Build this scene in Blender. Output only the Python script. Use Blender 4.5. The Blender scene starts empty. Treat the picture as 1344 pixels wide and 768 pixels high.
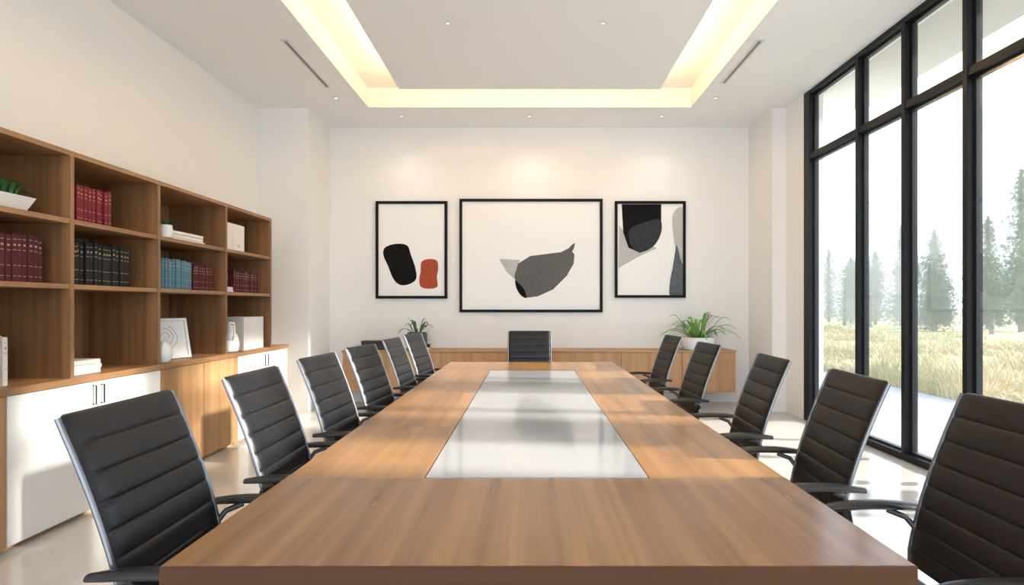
import bpy, bmesh, math, random
from mathutils import Vector, Matrix
random.seed(7)
S = bpy.context.scene
C = S.collection
PI = math.pi
ORD = ['first','second','third','fourth','fifth','sixth','seventh','eighth','ninth','tenth','eleventh','twelfth','thirteenth','fourteenth','fifteenth','sixteenth','seventeenth','eighteenth','nineteenth','twentieth']

# ------------------------------------------------------------------ materials
def lin(c):
    return tuple(((v/255)/12.92 if v/255 <= .04045 else ((v/255+.055)/1.055)**2.4) for v in c) + (1,)
def mat(name, rgb, rough=.5, metal=0., spec=.5, bump=0., bscale=200., emit=None, estr=0., var=0., vscale=4., thin=0., alt=None):
    m = bpy.data.materials.new(name); m.use_nodes = True
    nt = m.node_tree; b = nt.nodes['Principled BSDF']
    b.inputs['Base Color'].default_value = lin(rgb)
    b.inputs['Roughness'].default_value = rough
    b.inputs['Metallic'].default_value = metal
    b.inputs['Specular IOR Level'].default_value = spec
    b.inputs['Alpha'].default_value = 1-thin
    if emit:
        b.inputs['Emission Color'].default_value = lin(emit); b.inputs['Emission Strength'].default_value = estr
    tc = nt.nodes.new('ShaderNodeTexCoord')
    if bump:
        n = nt.nodes.new('ShaderNodeTexNoise'); n.inputs['Scale'].default_value = bscale; n.inputs['Detail'].default_value = 4
        bp = nt.nodes.new('ShaderNodeBump'); bp.inputs['Strength'].default_value = bump; bp.inputs['Distance'].default_value = .002
        nt.links.new(tc.outputs['Object'], n.inputs['Vector']); nt.links.new(n.outputs['Fac'], bp.inputs['Height'])
        nt.links.new(bp.outputs['Normal'], b.inputs['Normal'])
    if var:
        n = nt.nodes.new('ShaderNodeTexNoise'); n.inputs['Scale'].default_value = vscale; n.inputs['Detail'].default_value = 5
        r = nt.nodes.new('ShaderNodeValToRGB')
        lo = alt or tuple(max(0, v*(1-var)) for v in rgb); hi = tuple(min(255, v*(1+var)) for v in rgb)
        r.color_ramp.elements[0].color = lin(lo); r.color_ramp.elements[1].color = lin(hi)
        r.color_ramp.elements[0].position = .3; r.color_ramp.elements[1].position = .7
        nt.links.new(tc.outputs['Object'], n.inputs['Vector']); nt.links.new(n.outputs['Fac'], r.inputs['Fac'])
        nt.links.new(r.outputs['Color'], b.inputs['Base Color'])
    return m
def wood(name, dark, light, axis='y', rough=.35, freq=14., tone=.12, coat=0., spec=.5):
    m = bpy.data.materials.new(name); m.use_nodes = True
    nt = m.node_tree; b = nt.nodes['Principled BSDF']; L = nt.links.new
    b.inputs['Roughness'].default_value = rough
    b.inputs['Specular IOR Level'].default_value = spec
    b.inputs['Coat Weight'].default_value = coat; b.inputs['Coat Roughness'].default_value = .14
    tc = nt.nodes.new('ShaderNodeTexCoord'); oi = nt.nodes.new('ShaderNodeObjectInfo')
    ad = nt.nodes.new('ShaderNodeVectorMath'); ad.operation = 'ADD'
    ml = nt.nodes.new('ShaderNodeMath'); ml.operation = 'MULTIPLY'; ml.inputs[1].default_value = 17.
    L(oi.outputs['Random'], ml.inputs[0]); L(tc.outputs['Object'], ad.inputs[0]); L(ml.outputs[0], ad.inputs[1])
    mp = nt.nodes.new('ShaderNodeMapping')
    sc = {'x':(.4,freq,freq),'y':(freq,.4,freq),'z':(freq,freq,.4)}[axis]
    mp.inputs['Scale'].default_value = sc
    L(ad.outputs[0], mp.inputs['Vector'])
    n1 = nt.nodes.new('ShaderNodeTexNoise'); n1.inputs['Scale'].default_value = 1.; n1.inputs['Detail'].default_value = 5; n1.inputs['Distortion'].default_value = .1
    n2 = nt.nodes.new('ShaderNodeTexNoise'); n2.inputs['Scale'].default_value = 5.; n2.inputs['Detail'].default_value = 1
    L(mp.outputs[0], n1.inputs['Vector']); L(mp.outputs[0], n2.inputs['Vector'])
    mx = nt.nodes.new('ShaderNodeMath'); mx.operation = 'MULTIPLY_ADD'; mx.inputs[1].default_value = .2
    L(n2.outputs['Fac'], mx.inputs[0]); L(n1.outputs['Fac'], mx.inputs[2])
    r = nt.nodes.new('ShaderNodeValToRGB')
    r.color_ramp.elements[0].position = .36; r.color_ramp.elements[1].position = .82
    r.color_ramp.elements[0].color = lin(dark); r.color_ramp.elements[1].color = lin(light)
    L(mx.outputs[0], r.inputs['Fac'])
    hs = nt.nodes.new('ShaderNodeHueSaturation')
    mr = nt.nodes.new('ShaderNodeMapRange'); mr.inputs['To Min'].default_value = 1-tone; mr.inputs['To Max'].default_value = 1+tone
    L(oi.outputs['Random'], mr.inputs['Value']); L(mr.outputs[0], hs.inputs['Value']); L(r.outputs['Color'], hs.inputs['Color'])
    L(hs.outputs['Color'], b.inputs['Base Color'])
    return m

M = {}
M['wall'] = mat('wall_plaster', (237,236,235), .85, bump=.05, bscale=60)
M['ceil'] = mat('ceiling_paint', (244,244,244), .9)
M['floor'] = mat('polished_stone', (202,198,191), .14, var=.03, vscale=1.3)
M['black'] = mat('black_metal', (10,11,14), .45, spec=.3)
M['darkgrey'] = mat('dark_grey_metal', (40,44,50), .45, spec=.3)
M['frameblack'] = mat('black_lacquer', (5,5,6), .5, spec=.2)
M['leather'] = mat('black_leather', (17,18,22), .38, spec=.42, bump=.06, bscale=260)
M['leatherbrown'] = mat('brown_black_leather', (31,25,23), .45, spec=.28, bump=.06, bscale=260)
M['chrome'] = mat('brushed_metal', (130,132,136), .35, metal=1.)
M['plastic'] = mat('black_plastic', (24,25,28), .32, spec=.5)
M['rubber'] = mat('rubber', (18,18,18), .7)
M['whitelac'] = mat('white_lacquer', (226,225,223), .35)
M['paper'] = mat('paper', (240,236,228), .8)
M['canvas'] = mat('art_paper', (240,240,240), .8, bump=.05, bscale=120)
M['ceramic'] = mat('white_ceramic', (234,233,231), .25)
M['greypot'] = mat('grey_pot', (84,84,84), .5, var=.08, vscale=20)
M['soil'] = mat('soil', (60,44,32), .95, var=.3, vscale=60)
M['leaf'] = mat('leaf_green', (104,148,66), .45, var=.2, vscale=9)
M['leafdark'] = mat('leaf_dark', (56,98,46), .45, var=.3, vscale=12)
M['inlay'] = mat('pale_glass', (172,173,175), .1, spec=.9)
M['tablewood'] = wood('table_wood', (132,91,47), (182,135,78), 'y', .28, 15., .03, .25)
M['tablewood_shaded'] = wood('table_wood_shaded', (112,76,42), (158,114,68), 'y', .26, 15., .03, .25)  # table wood darkened to paint in the shade of the unlit front
M['tableedge'] = wood('table_edge', (62,40,24), (84,56,34), 'x', .5, 10., .03, 0., .2)
M['wood_v'] = wood('walnut_vertical', (110,78,49), (152,114,76), 'z', .45, 16., .05)
M['wood_y'] = wood('walnut_long', (126,92,58), (168,129,88), 'y', .45, 16., .05)
M['oak_v'] = wood('oak_vertical', (152,115,76), (182,144,102), 'z', .45, 16., .03)
M['oak_x'] = wood('oak_long', (152,115,76), (182,144,102), 'x', .45, 16., .03)
M['led'] = mat('led_strip', (255,220,160), .5, emit=(255,207,124), estr=50.)
M['lens'] = mat('downlight_lens', (255,240,215), .5, emit=(255,240,215), estr=1.2)
M['ring'] = mat('downlight_ring', (170,168,165), .5)
M['slot'] = mat('vent_dark', (132,130,128), .6)
M['ink'] = mat('art_black', (9,9,11), .8, spec=.2)
M['inkgrey'] = mat('art_charcoal', (94,94,97), .8, var=.05, vscale=25, spec=.2)
M['inklight'] = mat('art_light_grey', (182,182,184), .8)
M['inkslate'] = mat('art_slate', (50,54,62), .8, var=.1, vscale=20, spec=.2)
M['inkblue'] = mat('art_blue_grey', (84,90,100), .8, var=.1, vscale=20)
M['inkred'] = mat('art_rust', (158,68,42), .8, var=.1, vscale=30)
M['inkfaint'] = mat('ink_faint', (120,120,122), .8)
M['gold'] = mat('gilt', (176,152,116), .45, metal=.3)
M['bk_red'] = mat('cloth_red', (118,30,46), .6, spec=.3)
M['bk_maroon'] = mat('cloth_maroon', (76,27,35), .6, spec=.3)
M['bk_black'] = mat('cloth_black', (24,26,26), .6, spec=.3)
M['bk_blue'] = mat('cloth_blue', (80,120,142), .6, spec=.3)
M['bk_grey'] = mat('cloth_grey', (164,160,156), .6)
M['bk_cream'] = mat('cloth_cream', (220,212,200), .6)
M['bk_white'] = mat('cloth_white', (232,230,226), .6)
M['darkwood'] = mat('dark_box', (40,27,20), .45)
M['terrace'] = mat('terrace_paving', (156,157,158), .7, var=.04, vscale=2)
M['ground'] = mat('dry_ground', (176,164,134), .95, var=.12, vscale=.6, alt=(134,140,100))
M['added_canopy'] = mat('added_canopy_paint', (206,203,198), .8)
M['grass'] = mat('dry_grass', (164,150,118), .8, var=.12, vscale=.7, emit=(230,219,190), estr=.30, thin=.3, alt=(118,124,84))  # faint emission paints pale haze over the grass
M['trunk'] = mat('bark', (120,114,104), .9, emit=(218,214,206), estr=.3)  # emission stands in for the haze in front of the trunks
M['needle'] = mat('needles', (74,84,58), .9, var=.15, vscale=.8, emit=(208,210,194), estr=.33, thin=.42)  # glow and partial alpha paint thin haze into the foliage
M['needle2'] = mat('needles_hazy', (90,95,74), .9, var=.1, vscale=.8, emit=(224,224,212), estr=.53, thin=.52)  # stronger glow and paler colour paint in thicker distance haze

def glassmat(name, tint, fac):
    g = bpy.data.materials.new(name); g.use_nodes = True
    nt = g.node_tree; nt.nodes.clear()
    o_ = nt.nodes.new('ShaderNodeOutputMaterial'); mx_ = nt.nodes.new('ShaderNodeMixShader')
    tr_ = nt.nodes.new('ShaderNodeBsdfTransparent'); gl_ = nt.nodes.new('ShaderNodeBsdfGlossy'); gl_.inputs['Roughness'].default_value = .02
    tr_.inputs['Color'].default_value = tint
    mx_.inputs['Fac'].default_value = fac
    nt.links.new(tr_.outputs[0], mx_.inputs[1]); nt.links.new(gl_.outputs[0], mx_.inputs[2]); nt.links.new(mx_.outputs[0], o_.inputs[0])
    return g
M['glass'] = glassmat('window_glass', (.97,.98,.98,1), .06)

# ------------------------------------------------------------------ mesh helpers
def box(bm, x0,x1,y0,y1,z0,z1, bev=0., mi=0):
    r = bmesh.ops.create_cube(bm, size=1.)
    vs = r['verts']
    for v in vs:
        v.co = Vector(((x0+x1)/2+v.co.x*(x1-x0), (y0+y1)/2+v.co.y*(y1-y0), (z0+z1)/2+v.co.z*(z1-z0)))
    fs = set(f for v in vs for f in v.link_faces)
    for f in fs: f.material_index = mi
    if bev:
        es = list(set(e for v in vs for e in v.link_edges))
        bmesh.ops.bevel(bm, geom=es, offset=bev, segments=2, profile=.6, affect='EDGES')
def lathe(bm, prof, c=(0,0,0), seg=24, mi=0, sx=1., sy=1., off=0.):
    rings = []
    for r, z in prof:
        rings.append([bm.verts.new((c[0]+sx*r*math.cos(2*PI*i/seg+off), c[1]+sy*r*math.sin(2*PI*i/seg+off), c[2]+z)) for i in range(seg)])
    for a, b in zip(rings, rings[1:]):
        for i in range(seg):
            f = bm.faces.new((a[i], a[(i+1)%seg], b[(i+1)%seg], b[i])); f.material_index = mi
    f = bm.faces.new(list(reversed(rings[0]))); f.material_index = mi
    f = bm.faces.new(rings[-1]); f.material_index = mi
def tube(bm, pts, r, seg=10, flat=1.):
    pts = [Vector(p) for p in pts]; n = len(pts); rings = []
    rr = r if isinstance(r, (list, tuple)) else [r]*n
    t0 = (pts[1]-pts[0]).normalized()
    up = Vector((0,0,1)) if abs(t0.z) < .9 else Vector((1,0,0))
    u = t0.cross(up).normalized()
    for i, p in enumerate(pts):
        t = (pts[min(i+1,n-1)]-pts[max(i-1,0)]).normalized()
        u = (u - t*u.dot(t)).normalized(); v = t.cross(u)
        rings.append([bm.verts.new(p + (u*math.cos(2*PI*k/seg) + v*flat*math.sin(2*PI*k/seg))*rr[i]) for k in range(seg)])
    for a, b in zip(rings, rings[1:]):
        for k in range(seg): bm.faces.new((a[k], a[(k+1)%seg], b[(k+1)%seg], b[k]))
    bm.faces.new(list(reversed(rings[0]))); bm.faces.new(rings[-1])
def cylx(bm, c, r, h, axis='y', seg=16):
    d = {'x':Vector((h/2,0,0)),'y':Vector((0,h/2,0)),'z':Vector((0,0,h/2))}[axis]
    tube(bm, [Vector(c)-d, Vector(c)+d], r, seg)
def pad(bm, path, W, t, bulge, ribs, per=14, corner=.014, ny=14):
    N = ribs*per; P = [Vector(path(i/N)) for i in range(N+1)]
    Ls = [0]
    for a, b in zip(P, P[1:]): Ls.append(Ls[-1]+(b-a).length)
    L = Ls[-1]; rings = []
    for i, p in enumerate(P):
        T = (P[min(i+1,N)]-P[max(i-1,0)]).normalized(); nrm = Vector((T.y, -T.x))
        d = min(Ls[i], L-Ls[i]); w = W
        if d < corner: w = W-corner+math.sqrt(max(0, corner**2-(corner-d)**2))
        e = 1 if d > .008 else max(.3, math.sqrt(max(0, 1-(1-d/.008)**2)))
        rib = abs(math.sin(PI*ribs*i/N))**.32
        ring = []
        for j in range(ny+1):
            uu = -math.cos(PI*j/ny); pr = max(0,1-uu**12)**.5
            q = p+nrm*pr*e*(t/2+bulge*rib); ring.append(bm.verts.new((q.x, uu*w, q.y)))
        for j in range(ny-1, 0, -1):
            uu = -math.cos(PI*j/ny); pr = max(0,1-uu**12)**.5
            q = p-nrm*pr*e*t/2; ring.append(bm.verts.new((q.x, uu*w, q.y)))
        rings.append(ring)
    k = len(rings[0])
    for a, b in zip(rings, rings[1:]):
        for i in range(k): bm.faces.new((a[i], a[(i+1)%k], b[(i+1)%k], b[i]))
    bm.faces.new(list(reversed(rings[0]))); bm.faces.new(rings[-1])
def obj(name, bm, mats, parent=None, loc=(0,0,0), smooth=None):
    bmesh.ops.recalc_face_normals(bm, faces=bm.faces[:])
    me = bpy.data.meshes.new(name)
    if smooth:
        for f in bm.faces: f.smooth = True
        for e in bm.edges:
            if len(e.link_faces) == 2 and e.calc_face_angle(0) > smooth: e.smooth = False
    bm.to_mesh(me); bm.free()
    for m in (mats if isinstance(mats, (list,tuple)) else [mats]): me.materials.append(m)
    o = bpy.data.objects.new(name, me); C.objects.link(o); o.location = loc
    if parent: o.parent = parent
    return o
def B(): return bmesh.new()
def tag(o, label, cat, group=None, kind=None):
    o['label'] = label; o['category'] = cat
    if group: o['group'] = group
    if kind: o['kind'] = kind
    return o
def thing(name, label, cat, loc=(0,0,0), rz=0., group=None):
    o = bpy.data.objects.new(name, None); C.objects.link(o); o.empty_display_size = .1
    o.location = loc; o.rotation_euler = (0,0,rz)
    return tag(o, label, cat, group)
def struct(name, bm, m, parent=None, **k):
    o = obj(name, bm, m, parent, **k)
    if not parent: o['kind'] = 'structure'
    return o
def dup(root, loc, rz=0., label=None, group=None):
    r = root.copy(); C.objects.link(r); r.location = loc; r.rotation_euler = (0,0,rz)
    if label: r['label'] = label
    if group: r['group'] = group
    for ch in list(root.children):
        c = ch.copy(); C.objects.link(c); c.parent = r
        for gch in ch.children:
            d = gch.copy(); C.objects.link(d); d.parent = c
    return r

SM = math.radians(40)
# ------------------------------------------------------------------ room shell
XL, XR, YB, ZC, Y0 = -3.42, 3.25, 7.95, 3.82, -3.0
WY = 1.60; XO = XL-.2
b = B(); box(b, XO, XR+.12, Y0, YB+.2, -.12, 0); struct('floor', b, M['floor'])
b = B(); box(b, XO, XL, Y0, 7.18, 0, ZC); struct('wall_left', b, M['wall'])
b = B(); box(b, XO, XR+.2, YB, YB+.2, 0, ZC)
box(b, XO, -2.78, 7.18, YB, 0, ZC); box(b, 3.05, XR+.2, 7.18, YB, 0, ZC); struct('wall_back', b, M['wall'])
b = B(); box(b, XR-.03, XR+.2, 6.71, 7.18, 0, ZC); box(b, XR-.03, XR+.2, Y0, WY, 0, ZC); struct('wall_right', b, M['wall'])
# ceiling with a recess
RX, RY0, RY1, RZ = 2.02, -1.5, 7.15, ZC+.24
b = B()
box(b, XO, -RX, Y0, YB+.2, ZC, RZ+.1); box(b, RX, XR+.2, Y0, YB+.2, ZC, RZ+.1)
box(b, -RX, RX, RY1, YB+.2, ZC, RZ+.1); box(b, -RX, RX, Y0, RY0, ZC, RZ+.1)
box(b, -RX, RX, RY0, RY1, RZ, RZ+.1)
ceil = struct('ceiling', b, M['ceil'])
PZ = ZC-.03; PX, PY = 1.48, 6.48
b = B(); box(b, -PX, PX, -1.0, PY, PZ, PZ+.025)
LZ = ZC+.012   # unseen upstand added round the panel keeps direct strip light off the walls
box(b, -PX,-PX+.02,-1.0,PY,PZ+.02,LZ); box(b, PX-.02,PX,-1.0,PY,PZ+.02,LZ); box(b, -PX+.01,PX-.01,PY-.02,PY,PZ+.02,LZ)
for x in (-1, 1):
    for y in (0, 2, 4, 6): cylx(b, (x, y, ZC+.12), .015, .26, 'z', 8)
obj('ceiling_panel', b, M['ceil'], ceil)
for (x0,x1,y0,y1) in ((-PX+.03,-PX+.07,-.9,PY-.03),(PX-.07,PX-.03,-.9,PY-.03),(-PX+.08,PX-.08,PY-.075,PY-.03)):
    b = B(); box(b, x0,x1,y0,y1, ZC-.004, ZC+.018); obj('cove_light', b, M['led'], ceil)

# glazing wall (window_1)
GX = XR+.02; JY = 6.58
b = B(); box(b, GX-.05, GX+.04, JY, 6.71, 0, ZC)            # far jamb
box(b, GX-.045, GX+.035, WY, JY, 0, .06); box(b, GX-.045, GX+.035, WY, JY, ZC-.05, ZC)
win = struct('window_1', b, M['black'])
ys = [5.63, 4.93, 4.23, 3.53, 2.83, 2.13]
for i, y in enumerate(ys):
    w = .046
    b = B(); box(b, GX-.05, GX+.03, y-w/2, y+w/2, .06, ZC-.05, .003); obj('mullion', b, M['black'], win)
b = B(); box(b, GX-.042, GX+.022, WY, JY, 3.025, 3.09, .003); obj('transom', b, M['black'], win)
yy = [JY+.02]+ys+[WY]
for a, c in zip(yy, yy[1:]):
    for z0, z1 in ((.06,3.025),(3.09,ZC-.05)):
        y0, y1 = c+.023, a-.023
        b = B(); box(b, GX-.003, GX+.003, y0, y1, z0, z1); p = obj('pane', b, M['glass'], win)
        b = B(); s = .022; X0, X1 = GX+.004, GX+.05
        box(b, X0,X1,y0,y0+s,z0,z1); box(b, X0,X1,y1-s,y1,z0,z1); box(b, X0,X1,y0+s*.9,y1-s*.9,z0,z0+s); box(b, X0,X1,y0+s*.9,y1-s*.9,z1-s,z1)
        obj('sash', b, M['darkgrey'], p)

# ------------------------------------------------------------------ outdoors
b = B(); box(b, GX+.06, 6.1, -6, 30, -.14, -.02); t = struct('floor_terrace', b, M['terrace'])
# added portico: unseen square piers on the terrace throw shade bands across the table
for i, (y0, y1) in enumerate(((2.10,2.50),(3.52,3.96))):
    b = B(); box(b, 4.10, 4.40, y0, y1, -.02, 3.95, .01); box(b, 4.07, 4.43, y0-.03, y1+.03, -.02, .12, .01); struct('trim_%d' % (i+1), b, M['wall'])
b = B(); box(b, GX+.06, 4.45, -3, 7.6, 3.95, 4.2); struct('trim_3', b, M['added_canopy'])  # canopy added to give the upper panes a grey tone
b = B(); box(b, 6.1, 160, -40, 240, -.2, -.06); struct('ground', b, M['ground'])
b = B()
for i in range(12000):
    if i < 8000: x = 6.3+8*random.random()**1.3; y = x/.5*random.random()*1.05+2
    else: x = 12+6*random.random(); y = 6+34*random.random()
    cl_ = math.sin(x*1.7+y*.9)+math.sin(y*1.3-x*.6)+.6*math.sin(x*4.1-y*2.3)
    hh = (.08+.16*random.random())*(2.0 if cl_ > 1. else 1.2 if cl_ > 0 else .7)*(1 if x < 11 else .7)
    for k in range(13):
        a = random.random()*2*PI; l = .06+.16*random.random(); h = hh*(.6+.6*random.random())
        wx, wy = .006*math.sin(a), -.006*math.cos(a)
        bx, by = x+.2*math.cos(a)*random.random(), y+.2*math.sin(a)*random.random()
        m1 = (bx+l*.35*math.cos(a), by+l*.35*math.sin(a), h*.7); tp = (bx+l*math.cos(a), by+l*math.sin(a), h)
        v = [b.verts.new(q) for q in ((bx-wx,by-wy,-.06),(bx+wx,by+wy,-.06),(m1[0]+2*wx,m1[1]+2*wy,m1[2]),(m1[0]-2*wx,m1[1]-2*wy,m1[2]),tp)]
        b.faces.new(v[:4]); b.faces.new((v[3],v[2],v[4]))
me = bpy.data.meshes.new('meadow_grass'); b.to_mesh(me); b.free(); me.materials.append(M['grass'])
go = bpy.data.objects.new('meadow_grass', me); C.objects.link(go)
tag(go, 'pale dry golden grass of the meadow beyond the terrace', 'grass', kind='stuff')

def conifer(label, loc, h, r, m, name='conifer_tree'):
    t = thing(name, label, 'tree', loc, 0, 'trees beyond the meadow')
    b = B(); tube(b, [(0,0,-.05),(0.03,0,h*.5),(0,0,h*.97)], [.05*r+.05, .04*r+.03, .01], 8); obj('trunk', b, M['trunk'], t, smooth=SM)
    b = B(); ph = random.random()*6
    for lv in range(46):
        f = lv/45.; z = h*(.04+.94*f); rad = r*(1-f)**.42*(.8+.2*math.sin(lv*.9+ph)+.2*random.random())+.14
        for k in range(22):
            a = random.random()*2*PI; rr = rad*(.4+.75*random.random())
            for s in range(5):
                q = (s+random.random())/5.; c = Vector((math.cos(a)*rr*q, math.sin(a)*rr*q, z-.12*rr*q+.35*random.random()))
                sz = .09+.10*rr*(1.15-q)
                d1 = Vector((random.uniform(-1,1),random.uniform(-1,1),random.uniform(-1,1))).normalized()*sz
                d2 = Vector((random.uniform(-1,1),random.uniform(-1,1),random.uniform(-1,1))).normalized()*sz*.8
                b.faces.new([b.verts.new(c+d1), b.verts.new(c+d2), b.verts.new(c-d1*.6-d2*.4)])
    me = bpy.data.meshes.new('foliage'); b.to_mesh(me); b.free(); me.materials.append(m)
    o = bpy.data.objects.new('foliage', me); C.objects.link(o); o.parent = t
    return t
def roundtree(label, loc, h, r, m):
    t = thing('leafy_tree', label, 'tree', loc, 0, 'low trees along the meadow')
    b = B(); tube(b, [(0,0,-.05),(0,0,h*.4),(.05,0,h*.7)], [.12,.09,.04], 8); obj('trunk', b, M['trunk'], t, smooth=SM)
    b = B(); lobes = [(random.uniform(-.5,.5)*r, random.uniform(-.5,.5)*r, h*random.uniform(.14,.76), random.uniform(.4,.62)) for _ in range(14)]
    for k in range(6000):
        lx,ly,lz,lr = random.choice(lobes)
        v = Vector((random.gauss(0,1),random.gauss(0,1),random.gauss(0,1))).normalized()*(.4+.75*random.random())
        c = Vector((lx+v.x*r*lr, ly+v.y*r*lr, lz+v.z*h*.25*lr/.55)); sz = .115
        d1 = Vector((random.uniform(-1,1),random.uniform(-1,1),random.uniform(-1,1)))*sz; d2 = Vector((random.uniform(-1,1),random.uniform(-1,1),random.uniform(-1,1)))*sz
        b.faces.new([b.verts.new(c+d1), b.verts.new(c+d2), b.verts.new(c-d1*.6-d2*.4)])
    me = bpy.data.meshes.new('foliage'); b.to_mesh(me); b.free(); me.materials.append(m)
    o = bpy.data.objects.new('foliage', me); C.objects.link(o); o.parent = t
GZ = -.06
con = [(26.5,30.8,8.6,2.0,0,'tallest dark conifer seen through the rightmost window bay'),
 (27.6,34.4,6.6,1.4,0,'shorter conifer just left of the tallest one, seen through the rightmost bay'),
 (26.5,37.4,6.2,1.3,1,'hazy conifer at the right of the cluster in the second bay from the right'),
 (26.5,40.7,7.0,1.4,1,'taller hazy conifer at the left of the cluster in the second bay from the right'),
 (30.5,43,6.6,1.7,1,'pale conifer behind the cluster in the second bay from the right'),
 (26.5,43.8,5.4,1.5,1,'pale conifer at the right side of the third window bay from the right'),
 (26.5,47.1,5.2,1.6,1,'palest conifer at the left side of the third window bay from the right'),
 (26.5,50.6,6.2,1.8,1,'pale conifer seen through the narrow far window bay')]
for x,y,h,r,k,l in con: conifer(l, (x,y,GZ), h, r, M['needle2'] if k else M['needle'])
rt = [(22,25.0,5.6,1.5,0,'tall round leafy tree at the right edge of the rightmost bay'),
 (22.9,28.3,4.8,1.3,0,'round leafy tree below the shorter conifer in the rightmost bay'),
 (22.2,31.3,4.6,1.3,0,'low round leafy tree at the left edge of the rightmost bay'),
 (22.6,34.4,5.0,1.5,1,'pale leafy tree under the conifer cluster'),
 (22.4,37.6,5.2,1.5,1,'pale leafy tree between the two pale conifers'),
 (22.6,41.0,4.8,1.6,1,'pale leafy tree behind the farthest mullion')]
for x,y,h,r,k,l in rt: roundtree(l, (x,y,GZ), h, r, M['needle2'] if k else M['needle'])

# ------------------------------------------------------------------ conference table
tb = thing('conference_table', 'long wooden conference table with a pale glass inlay', 'table', (.02,3.615,0))
TX0, TX1, TY0, TY1 = -.845, .845, 1.27-3.615, 5.96-3.615
IX0, IX1, IY0, IY1 = -.375, .385, 1.93-3.615, 5.12-3.615
def slab(name, x0,x1,y0,y1,m,z0=.69,z1=.75):
    b = B(); box(b, x0+.0009,x1-.0009,y0+.0009,y1-.0009,z0,z1,.001); return obj(name, b, m, tb)
slab('edge_band', TX0,TX1,TY0,TY0+.006,M['tableedge']); slab('edge_band', TX0,TX1,TY1-.006,TY1,M['tableedge'])
slab('top_panel', TX0,TX1,TY0+.006,IY0,M['tablewood_shaded']); slab('top_panel', TX0,TX1,IY1,TY1-.006,M['tablewood'])
cut = [IY0, IY0+.83, IY0+1.9, IY1]
for a, c in zip(cut, cut[1:]):
    slab('top_panel', TX0,IX0,a,c,M['tablewood']); slab('top_panel', IX1,TX1,a,c,M['tablewood'])
o = slab('glass_inlay', IX0+.003,IX1-.003,IY0+.003,IY1-.003,M['inlay'],.70,.752); o['label'] = 'pale glossy glass inlay'
b = B(); box(b, -.6,.6,-2.0,2.0,.63,.69); obj('apron', b, M['wood_y'], tb)
for s in (-1,1):
    b = B(); box(b, -.4,.4,s*1.45-.3,s*1.45+.3,.0,.63,.006); obj('pedestal', b, M['wood_v'], tb)

# ------------------------------------------------------------------ chairs
def backpath(s):
    A, Bq, Cq = Vector((-.135,.49)), Vector((-.165,.72)), Vector((-.315,1.05))
    return A*(1-s)**2 + Bq*2*s*(1-s) + Cq*s*s
def seatpath(s):
    A, Bq, Cq, D = Vector((.30,.425)), Vector((.24,.475)), Vector((0,.455)), Vector((-.13,.45))
    return A*(1-s)**3 + Bq*3*s*(1-s)**2 + Cq*3*s*s*(1-s) + D*s**3
def make_chair(label, lm, group):
    t = thing('office_chair', label, 'chair', (0,0,0), 0, group)
    b = B(); pad(b, backpath, .234, .012, .0065, 8); obj('backrest', b, lm, t, smooth=math.radians(60))
    b = B(); pad(b, seatpath, .234, .022, .007, 6); obj('seat', b, lm, t, smooth=math.radians(60))
    for s in (-1,1):
        b = B()
        pts = [(seatpath(i/10)[0], s*.240, seatpath(i/10)[1]-.006) for i in range(1,11)]
        pts += [(-.142, s*.240, .462)] + [(backpath(i/12)[0], s*.240, backpath(i/12)[1]) for i in range(1,12)]
        pts += [(backpath(.99)[0], s*.239, backpath(.99)[1])]
        tube(b, pts, .0075, 8)
        obj('side_rail', b, M['chrome'], t, smooth=SM)['label'] = 'thin polished metal side rail'
    for s in (-1,1):
        b = B()
        pts = [(-.205+.335*i/8, s*.278, .656+.012*math.sin(PI*i/8)-.006*i/8) for i in range(9)]
        tube(b, pts, [.018,.023,.026,.027,.027,.027,.027,.025,.016], 12, .55)
        a = obj('armrest', b, M['plastic'], t, smooth=SM)
        b = B(); tube(b, [(-.16,s*.240,.60),(-.14,s*.260,.63),(-.09,s*.278,.648)], .01, 8)
        tube(b, [(.05,s*.278,.652),(.035,s*.278,.56),(.01,s*.275,.47),(0,s*.242,.43)], [.016,.019,.019,.014], 10)
        obj('arm_support', b, M['plastic'], a, smooth=SM)
    b = B(); box(b, -.12,.12,-.236,.236,.405,.432,.006); box(b, -.1,.08,-.08,.08,.36,.41,.01); obj('seat_mechanism', b, M['plastic'], t)
    b = B(); lathe(b, [(.028,.09),(.028,.22),(.02,.22),(.02,.365)], seg=16); obj('gas_column', b, M['chrome'], t, smooth=SM)
    b = B(); lathe(b, [(.03,.07),(.045,.075),(.045,.11),(.03,.13)], seg=16)
    for k in range(5):
        a = 2*PI*k/5+.3
        tube(b, [(.03*math.cos(a),.03*math.sin(a),.10),(.17*math.cos(a),.17*math.sin(a),.092),(.3*math.cos(a),.3*math.sin(a),.075)], [.024,.02,.014], 8)
    bs = obj('star_base', b, M['chrome'], t, smooth=SM)
    for k in range(5):
        a = 2*PI*k/5+.3; cx, cy = .3*math.cos(a), .3*math.sin(a)
        b = B(); cylx(b, (cx,cy-.013,.03), .03, .018); cylx(b, (cx,cy+.013,.03), .03, .018); cylx(b, (cx,cy,.03), .01, .03); cylx(b, (cx,cy,.05), .008, .05, 'z', 8)
        obj('caster', b, M['rubber'], bs, smooth=SM)
    return t
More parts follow.
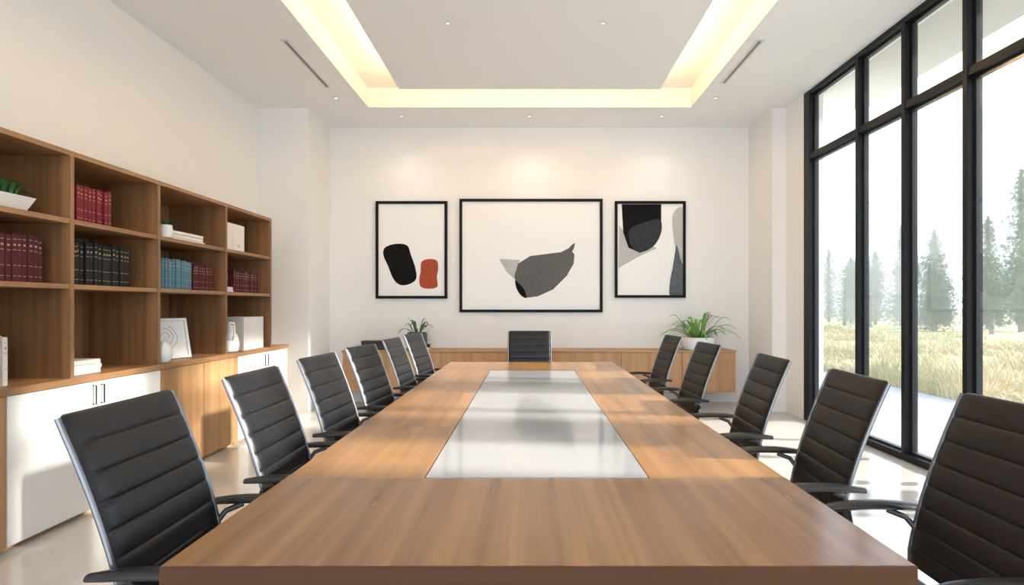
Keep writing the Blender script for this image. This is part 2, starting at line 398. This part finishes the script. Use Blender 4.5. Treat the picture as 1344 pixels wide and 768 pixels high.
spots = [(-.895,1.70,1,'nearest black ribbed office chair on the left side of the table'),
 (-.89,2.48,0,'second nearest black office chair on the left side, before the white double cabinet'),
 (-.90,3.24,-4,'third nearest black office chair on the bookcase side of the table'),
 (-.89,4.02,-8,'fourth nearest black office chair on the bookcase side of the table'),
 (-.89,4.95,-4,'fifth black office chair from the camera on the bookcase side, second from the far end'),
 (-.88,5.75,-9,'farthest black office chair on the bookcase side of the table'),
 (0,6.19,-90,'black office chair alone at the far head of the table'),
 (1.105,1.64,179,'nearest brownish black office chair on the window side, cut by the right picture edge'),
 (1.04,2.38,176,'second nearest brownish black office chair on the window side of the table'),
 (1.055,3.22,177,'middle brownish black office chair of the five on the window side'),
 (1.05,4.32,183,'fourth nearest brownish black office chair on the window side of the table'),
 (1.06,5.42,184,'farthest brownish black office chair on the window side, near the spiky plant')]
proto = {}
for i, (x,y,r,l) in enumerate(spots):
    k = i > 6
    if k not in proto:
        c = proto[k] = make_chair(l, M['leatherbrown'] if k else M['leather'], 'office chairs around the table')
        c.location = (x,y,0); c.rotation_euler = (0,0,math.radians(r))
    else: dup(proto[k], (x,y,0), math.radians(r), l)

# ------------------------------------------------------------------ bookcase wall
bc = thing('bookcase', 'long walnut open bookcase standing on the worktop along the left wall', 'bookcase', (-3.07,4.4,.89))
def bl(name, x0,x1,y0,y1,z0,z1,m): 
    b = B(); box(b, x0+3.07,x1+3.07,y0-4.4,y1-4.4,z0-.89,z1-.89,.0015); return obj(name, b, m, bc)
div = [2.60, 3.50, 4.32, 5.28, 6.19]
bl('back_panel', -3.415,-3.325,2.585,6.205,.89,2.25,M['wood_v'])
bl('top_panel', -3.415,-2.80,2.585,6.205,2.25,2.28,M['wood_y'])
for y in div: bl('side_panel', -3.325,-2.80,y-.015,y+.015,.89,2.25,M['wood_v'])
for a, c in zip(div, div[1:]):
    for z in (1.435,1.835): bl('shelf', -3.325,-2.805,a+.015,c-.015,z,z+.03,M['wood_y'])
b = B(); box(b, -3.415,-2.785,2.5,6.62,.85,.89,.002)
tag(obj('worktop', b, M['wood_y']), 'continuous wooden worktop over the low cabinets on the left', 'worktop')
def base_cab(y0,y1,white,label,ndoor=2):
    L = y1-y0; t = thing('base_cabinet', label, 'cabinet', (-3.07,(y0+y1)/2,0), 0, 'low cabinets under the bookcase')
    b = B(); box(b, -.345,.245,-L/2,L/2,.03,.85); box(b, -.34,.22,-L/2+.01,L/2-.01,0,.03)
    obj('body', b, M['oak_v'], t)
    w = L/ndoor
    for k in range(ndoor):
        a = -L/2+k*w
        b = B(); box(b, .247,.268,a+.002,a+w-.002,.035,.845,.0015); d = obj('door', b, M['whitelac'] if white else M['oak_v'], t)
        if white:
            hy = a+w-.035 if k == 0 else a+.035
            b = B(); tube(b, [(.268,hy,.70),(.29,hy,.70),(.29,hy,.82),(.268,hy,.82)], .005, 8); obj('handle', b, M['black'], d)
base_cab(2.50,3.06,False,'wooden low cabinet at the left picture edge, one door',1)
base_cab(3.065,4.34,True,'white double door low cabinet with black handles, behind the nearest chairs')
base_cab(4.345,5.49,False,'light wooden double door low cabinet between the two white ones')
base_cab(5.495,6.61,True,'white double door low cabinet at the far end by the column')

# books -------------------------------------------------------------------
def make_book(name, h, t, d, cm, bands=True):
    """spine at x=0 facing +x, y from 0 to t, z from 0 to h"""
    b = B(); box(b, -.016,0,0,t,0,h,.0055); box(b, -d,-.012,0,.003,0,h); box(b, -d,-.012,t-.003,t,0,h)
    if bands:
        for z in (.12,.34,.66,.88): box(b, -.001,.0006,.006,t-.006,h*z,h*z+.0035,0,1)
        box(b, -.001,.0006,.009,t-.009,h*.75,h*.79,0,1)
    o = obj(name, b, [cm, M['gold']])
    b = B(); box(b, -d+.004,-.014,.003,t-.003,.003,h-.003); obj('pages', b, M['paper'], o)
    return o
def book_row(y0,y1,z,n,hs,cm,colour,where,side='left',x=-2.88,name='book',d=.2,bands=True,jit=.008):
    t = (y1-y0)/n; p = None
    for i in range(n):
        if p is None: p = make_book(name, hs, t*.92, d, cm, bands); o = p
        else: o = dup(p, (0,0,0))
        o.location = (x+random.uniform(-jit,jit), y0+i*t, z); o.scale = (1,1,1-random.random()*.06)
        k = i if side == 'left' else n-1-i
        tag(o, '%s, %s from the %s %s' % (colour, ORD[k], side, where), 'book', '%s row %s' % (colour, where))
book_row(2.93,3.385,1.465,13,.28,M['bk_maroon'],'maroon hardback','in the middle shelf row at the picture edge','right')
for i in range(5):
    cm, cn = ((M['bk_cream'],'cream'),(M['bk_grey'],'grey'))[i % 2]
    o = make_book('book', .28-.01*(i % 3), .032, .2, cm); o.location = (-2.88, 2.98+.036*i, .89)
    tag(o, '%s hardback, %s from the right on the worktop at the picture edge' % (cn, ORD[4-i]), 'book', 'books on the worktop at the picture edge')
book_row(3.53,3.93,1.865,12,.25,M['bk_red'],'red hardback','in the red top shelf row')
book_row(3.53,4.12,1.465,17,.29,M['bk_black'],'black hardback','in the black middle shelf row')
book_row(4.345,4.885,1.465,16,.25,M['bk_blue'],'blue hardback','in the blue middle shelf row')
book_row(4.89,5.20,1.465,10,.23,M['bk_maroon'],'maroon hardback','beside the blue books')
book_row(5.56,6.08,1.465,16,.22,M['bk_maroon'],'maroon hardback','in the farthest bookcase bay')
# two white box files side by side on the top shelf
for i, l in enumerate(('left of two plain white box files on the top shelf of the farthest bay','right of two plain white box files on the top shelf of the farthest bay')):
    t = thing('box_file', l, 'box file', (-2.88, 5.31+.232*i, 1.865), 0, 'white box files')
    b = B(); box(b, -.26,0,0,.229,0,.268,.003); obj('case', b, M['bk_white'], t)
    b = B(); lathe(b, [(.012,0),(.012,.002),(.009,.002),(.009,.0005)], seg=16)
    for v in b.verts: v.co = Vector((v.co.z, v.co.x+.115, v.co.y+.06))
    obj('finger_ring', b, M['ring'], t)
def flat_stack(x,y,z,n,length,th,d,cm,colour,where,rz=0.):
    p = None
    for i in range(n):
        if p is None: p = make_book('book', length, th*.95, d, cm, False); o = p
        else: o = dup(p, (0,0,0))
        o.location = (x-.01*i*random.random(), y+.012*random.uniform(-1,1)+length/2, z+th*i)
        o.rotation_euler = (PI/2,0,rz); o.scale = (1,1,1-.04*i)
        pos = 'lowest' if i == 0 else ('topmost' if i == n-1 else 'middle' if n == 3 else ORD[i]+' from the bottom')
        tag(o, '%s lying flat, %s of the stack %s' % (colour, pos, where), 'book', 'flat stack '+where)
flat_stack(-2.88,3.70,.89,3,.30,.03,.22,M['bk_white'],'white book','on the worktop below the black books')
flat_stack(-2.88,4.83,1.865,3,.48,.028,.26,M['bk_white'],'white book','on the top shelf above the blue books')
flat_stack(-2.87,5.43,1.465,2,.22,.026,.18,M['bk_white'],'white book','beside the farthest maroon row')

# ornaments ------------------------------------------------------------------
def arc_leaf(b, base, az, length, rise, droop, w):
    n = 9; L_ = []
    s = Vector((-math.sin(az), math.cos(az), 0))
    for i in range(n+1):
        u = i/n; r = length*u*(1-.1*u); z = rise*math.sin(min(1,u*1.1)*PI*.62) - droop*u*u
        ww = w*(math.sin(PI*(.12+.86*u))**.7)*(1 if i < n else .05)
        c = Vector(base)+Vector((math.cos(az)*r, math.sin(az)*r, z)); L_.append((c, ww))
    prev = None
    for c, ww in L_:
        cur = [b.verts.new(c-s*ww), b.verts.new(c-Vector((0,0,ww*.35))), b.verts.new(c+s*ww)]
        if prev:
            b.faces.new((prev[0],prev[1],cur[1],cur[0])); b.faces.new((prev[1],prev[2],cur[2],cur[1]))
        prev = cur
def plant(label, loc, prof, potm, leafm, n, length, rise, droop, w, sx=1., sy=1., back=1., name='potted_plant', seg=28, off=0.):
    t = thing(name, label, 'plant', loc)
    zt = prof[-1][1]; rt_ = prof[-1][0]
    b = B(); lathe(b, prof+[(rt_*.9,zt),(rt_*.86,zt-.02)], seg=seg, sx=sx, sy=sy, off=off); obj('pot', b, potm, t, smooth=SM)
    b = B(); lathe(b, [(rt_*.87,zt-.022),(rt_*.87,zt-.012)], seg=seg, sx=sx, sy=sy, off=off); obj('soil', b, M['soil'], t)
    b = B()
    for i in range(n):
        az = 2*PI*i/n*2.4+random.random()*.6; f = random.random(); q = rt_*.55*random.random()
        k = 1-(1-back)*max(0, math.sin(az))
        arc_leaf(b, (sx*q*math.cos(az), sy*q*math.sin(az), zt-.02), az, k*length*(.5+.55*f), rise*(1.3-.7*f), droop*f*1.3, w*(.7+.5*random.random()))
    obj('leaves', b, leafm, t, smooth=math.radians(80))
    return t
plant('tapered white planter with low green plant at the left picture edge', (-2.97,3.22,1.865), [(.072,0),(.095,.05),(.114,.095)], M['ceramic'], M['leafdark'], 40, .10,.09,.02,.011, sy=1.6, seg=4, off=PI/4)
plant('tiny white pot with green sprig on the top shelf beside flat books', (-2.85,4.47,1.865), [(.032,0),(.048,.004),(.054,.05),(.048,.10)], M['ceramic'], M['leafdark'], 14, .05,.06,.01,.008)
plant('dark grey pot with small leafy plant on the credenza, left', (-1.50,7.64,.75), [(.10,0),(.125,.005),(.135,.12),(.13,.23)], M['greypot'], M['leafdark'], 14, .27,.18,.08,.015, back=.7)
plant('white bowl with long spiky green leaves on the credenza, right', (2.24,7.62,.75), [(.13,0),(.18,.006),(.215,.08),(.225,.17)], M['ceramic'], M['leaf'], 32, .55,.28,.12,.020, back=.42)

# leaning print on the worktop
t = thing('framed_print', 'small white framed ink drawing leaning on the worktop', 'picture', (-2.98,4.70,.89), math.radians(-22))
tilt = Matrix.Rotation(math.radians(-12), 4, 'Y')
def tl(b):
    for v in b.verts: v.co = tilt @ v.co
    return b
b = B(); W_, H_ = .21, .34
box(b,-.014,.014,-W_,-W_+.022,0,H_,.002); box(b,-.014,.014,W_-.022,W_,0,H_,.002); box(b,-.014,.014,-W_+.02,W_-.02,0,.022,.002); box(b,-.014,.014,-W_+.02,W_-.02,H_-.022,H_,.002)
b2 = tl(b); 
for v in b2.verts: v.co.z += .004
obj('frame', b2, M['ceramic'], t)
b = B(); box(b,-.006,.002,-W_+.018,W_-.018,.018,H_-.018); tl(b); obj('print', b, M['canvas'], t)
b = B()
tube(b, [(.0035, .01+(.03+.0022*a)*math.cos(a*.47)*(1+.2*math.sin(a)), .18+(.04+.0026*a)*math.sin(a*.47)) for a in range(30)], .0014, 5)
tl(b); obj('ink_lines', b, M['inkfaint'], t)
# round vase
t = thing('round_vase', 'small round white vase left of the leaning print', 'vase', (-2.83,4.42,.89))
b = B(); lathe(b, [(.025,0),(.045,.015),(.062,.055),(.06,.10),(.042,.14),(.028,.155),(.032,.17),(.026,.17)], seg=24); obj('vase_body', b, M['ceramic'], t, smooth=SM)
# jug
t = thing('jug', 'white jug shaped vase with loop handle beside the white box', 'vase', (-2.85,5.43,.89), math.radians(10))
b = B(); lathe(b, [(.05,0),(.075,.015),(.088,.08),(.075,.15),(.045,.205),(.036,.24),(.042,.29),(.036,.29),(.03,.24)], seg=24); obj('jug_body', b, M['ceramic'], t, smooth=SM)
b = B(); tube(b, [(.03,-.03,.27),(.06,-.07,.27),(.075,-.10,.22),(.07,-.10,.16),(.05,-.06,.12)], .01, 8); obj('handle', b, M['ceramic'], t, smooth=SM)
# white storage box: open-topped magazine box
b = B(); box(b,-.13,.13,-.21,-.2,0,.33,.002); box(b,-.13,.13,.2,.21,0,.33,.002); box(b,.12,.13,-.205,.205,0,.33,.002); box(b,-.13,-.12,-.205,.205,0,.33,.002); box(b,-.125,.125,-.205,.205,0,.012)
tag(obj('storage_box', b, M['ceramic'], loc=(-2.98,5.91,.89)), 'large white storage box on the worktop in the farthest bookcase bay', 'box')
# small dark jar on flat books
b = B(); lathe(b, [(.03,0),(.045,.005),(.055,.05),(.06,.1),(.055,.13),(.045,.13)], seg=20)
tag(obj('jar', b, M['darkwood'], loc=(-2.93,5.43,1.518), smooth=SM), 'small dark jar standing on two white books', 'jar')

# ------------------------------------------------------------------ credenza
cz = thing('credenza', 'long light wood wall hung credenza beneath the three pictures', 'credenza', (.125,7.71,.2))
def cl(name, x0,x1,y0,y1,z0,z1,m,par=None):
    b = B(); box(b, x0-.125,x1-.125,y0-7.71,y1-7.71,z0-.2,z1-.2,.0015); return obj(name, b, m, par or cz)
cl('body', -2.45,2.70,7.50,7.948,.2,.725,M['oak_x']); cl('top', -2.46,2.71,7.475,7.948,.726,.75,M['oak_x'])
ed = [-2.45,-1.40,-.52,.6,1.2,2.0,2.70]
for a, c in zip(ed, ed[1:]): cl('door', a+.003,c-.003,7.478,7.499,.205,.72,M['oak_v'])
t = thing('lidded_box', 'dark wooden box on the left end of the credenza', 'box', (-2.08,7.66,.75))
b = B(); box(b,-.15,.15,-.09,.09,0,.085,.004); obj('box_body', b, M['darkwood'], t)
b = B(); box(b,-.153,.153,-.093,.093,.087,.12,.004); obj('lid', b, M['darkwood'], t)
for i, (c, w) in enumerate(((M['bk_cream'],'lower cream'),(M['bk_black'],'upper black'))):
    o = make_book('book', .22, .035, .16, c, False); o.rotation_euler = (PI/2,0,-PI/2)
    o.location = (-1.33+.015*i,7.54,.75+.036*i)
    tag(o, '%s book lying flat beside the grey pot' % w, 'book')

# ------------------------------------------------------------------ art
SC = 7.92/750.
def art(px0,py0,px1,py1,label,shapes):
    cx, cyp = (px0+px1)/2, (py0+py1)/2
    t = thing('framed_artwork', label, 'picture', ((cx-695)*SC, 7.93, 1.33+(402-cyp)*SC), 0, 'abstract pictures on the far wall')
    w, h, f = (px1-px0)/2*SC, (py1-py0)/2*SC, .038
    b = B(); box(b,-w,w,-.02,.018,h-f,h,.003); box(b,-w,w,-.02,.018,-h,-h+f,.003); box(b,-w,-w+f,-.02,.018,-h+f*.9,h-f*.9,.003); box(b,w-f,w,-.02,.018,-h+f*.9,h-f*.9,.003)
    obj('frame', b, M['frameblack'], t)
    b = B(); box(b,-w+f*.8,w-f*.8,.0,.012,-h+f*.8,h-f*.8); obj('canvas', b, M['canvas'], t)
    for k, (m, pts, sm) in enumerate(shapes):
        P = [Vector(((x-cx)*SC, (cyp-y)*SC)) for x, y in pts]
        if sm:
            Q = []; n = len(P)
            for i in range(n):
                p0,p1,p2,p3 = P[i-1],P[i],P[(i+1)%n],P[(i+2)%n]
                for s in range(5):
                    u = s/5.; Q.append(.5*((2*p1)+(p2-p0)*u+(2*p0-5*p1+4*p2-p3)*u*u+(3*p1-p0-3*p2+p3)*u**3))
            P = Q
        lim = lambda v, a: max(-a, min(a, v))
        b = B(); fr = [b.verts.new((lim(q.x,w-f),-.0012-.0008*k,lim(q.y,h-f))) for q in P]
        fc = b.faces.new(fr); bmesh.ops.triangulate(b, faces=[fc])
        obj('painted_shape', b, m, t)
art(493,264,587,392,'abstract picture with a black blob and a rust red blob, left of three',[
 (M['ink'],[(505,325),(519,320),(534,322),(539,334),(545,352),(546,366),(537,373),(525,374),(516,366),(509,349),(503,335)],1),
 (M['inkred'],[(553,344),(562,340),(573,342),(575,352),(573,365),(574,376),(565,379),(553,377),(550,368),(552,356)],1)])
art(603,261,791,410,'large abstract picture with a charcoal bird-like shape, middle of three',[
 (M['inklight'],[(655,340),(682,341),(678,369),(665,357)],0),
 (M['inkgrey'],[(755,319),(753,327),(751,330),(754,334),(753,346),(744,362),(726,380),(706,389),(690,391),(679,381),(675,362),(680,346),(696,336),(720,333),(736,331),(746,326),(752,320)],0),
 (M['ink'],[(676,368),(681,372),(688,380),(691,391),(684,388),(678,379)],1)])
art(807,264,900,391,'abstract picture with a black rounded form at its top, right of three',[
 (M['inklight'],[(813,296),(830,318),(856,322),(862,326),(836,338),(812,352)],0),
 (M['inklight'],[(883,282),(898,275),(899,330),(893,345),(886,322)],1),
 (M['ink'],[(816,268),(868,268),(868,290),(866,310),(855,325),(840,332),(825,325),(818,305)],0),
 (M['inkslate'],[(826,302),(846,292),(866,288),(868,305),(858,323),(841,331),(829,323)],1),
 (M['inkblue'],[(888,322),(894,342),(899,354),(899,390),(880,390),(880,366),(885,344)],1)])

# ------------------------------------------------------------------ ceiling fittings
def downlight(x,y,z,label,r=.03):
    t = thing('downlight', label, 'ceiling light', (x,y,z), 0, 'ceiling downlights')
    b = B(); lathe(b, [(r,0),(r,-.004),(r*.72,-.006),(r*.7,0)], seg=24); obj('trim_ring', b, M['ring'], t, smooth=SM)
    b = B(); lathe(b, [(r*.68,-.0065),(r*.68,-.004)], seg=20); obj('lens', b, M['lens'], t)
for x,y,z,l in ((-1.67,7.47,ZC,'small ceiling downlight above the left picture'),(0,7.47,ZC,'small ceiling downlight above the middle picture'),(1.73,7.47,ZC,'small ceiling downlight above the right picture'),
    (-2.31,6.82,ZC,'small ceiling downlight past the left slot diffuser'),(2.22,6.82,ZC,'small ceiling downlight past the right slot diffuser'),
    (-.71,4.96,PZ,'small downlight in the left half of the dropped ceiling panel'),(.64,4.96,PZ,'small downlight in the right half of the dropped ceiling panel')): downlight(x,y,z,l,.022 if z < ZC else .03)
for x,y0,y1,l in ((-2.29,5.34,6.5,'grey linear slot diffuser in the ceiling, left of the cove'),(2.16,5.34,6.38,'grey linear slot diffuser in the ceiling, right of the cove')):
    t = thing('air_vent', l, 'vent', (x,(y0+y1)/2,ZC)); h = (y1-y0)/2
    b = B(); box(b,-.036,-.016,-h,h,-.008,0); box(b,.016,.036,-h,h,-.008,0); box(b,-.025,.025,-h,-h+.015,-.008,0); box(b,-.025,.025,h-.015,h,-.008,0); obj('vent_frame', b, M['whitelac'], t)
    b = B(); box(b,-.016,.016,-h+.015,h-.015,-.004,-.001); obj('slot', b, M['slot'], t)

# ------------------------------------------------------------------ light
w = bpy.data.worlds.new('World'); S.world = w; w.use_nodes = True
nt = w.node_tree; bg = nt.nodes['Background']
tc = nt.nodes.new('ShaderNodeTexCoord'); sp = nt.nodes.new('ShaderNodeSeparateXYZ'); rp = nt.nodes.new('ShaderNodeValToRGB')
nt.links.new(tc.outputs['Generated'], sp.inputs[0]); nt.links.new(sp.outputs['Z'], rp.inputs['Fac']); nt.links.new(rp.outputs['Color'], bg.inputs['Color'])
rp.color_ramp.elements[0].color = (.97,.985,1,1); rp.color_ramp.elements[0].position = 0
rp.color_ramp.elements[1].color = (.84,.92,1,1); rp.color_ramp.elements[1].position = .8
bg.inputs['Strength'].default_value = 2.35
def lamp(name, typ, loc, energy, color, **k):
    d = bpy.data.lights.new(name, typ); d.energy = energy; d.color = color
    for a, v in k.items(): setattr(d, a, v)
    o = bpy.data.objects.new(name, d); C.objects.link(o); o.location = loc; return o
s = lamp('sun', 'SUN', (10,0,10), 10., (1,.88,.70), angle=math.radians(2.6))
s.rotation_euler = Vector((-1,.10,-.42)).to_track_quat('-Z','Y').to_euler()
for x in (-1.67,0,1.73):
    o = lamp('wall_washer', 'SPOT', (x,7.44,ZC-.02), 10, (1,.91,.79), spot_size=math.radians(100), spot_blend=1., shadow_soft_size=.06)
    o.rotation_euler = Vector((0,.25,-1)).to_track_quat('-Z','Y').to_euler()

# ------------------------------------------------------------------ camera
cd = bpy.data.cameras.new('camera'); cam = bpy.data.objects.new('camera', cd); C.objects.link(cam)
cam.location = (0,0,1.33); cam.rotation_euler = (PI/2,0,0)
cd.sensor_width = 36; cd.lens = 36*750/1344; cd.shift_x = -23/1344; cd.shift_y = 18/1344; cd.clip_end = 500
S.camera = cam
vs = S.view_settings
vs.view_transform = 'Standard'
vs.look = 'None'
vs.exposure = .44
try:
    vs.use_white_balance = True; vs.white_balance_temperature = 5820.; vs.white_balance_tint = 10.
except Exception as e: print('no white balance', e)
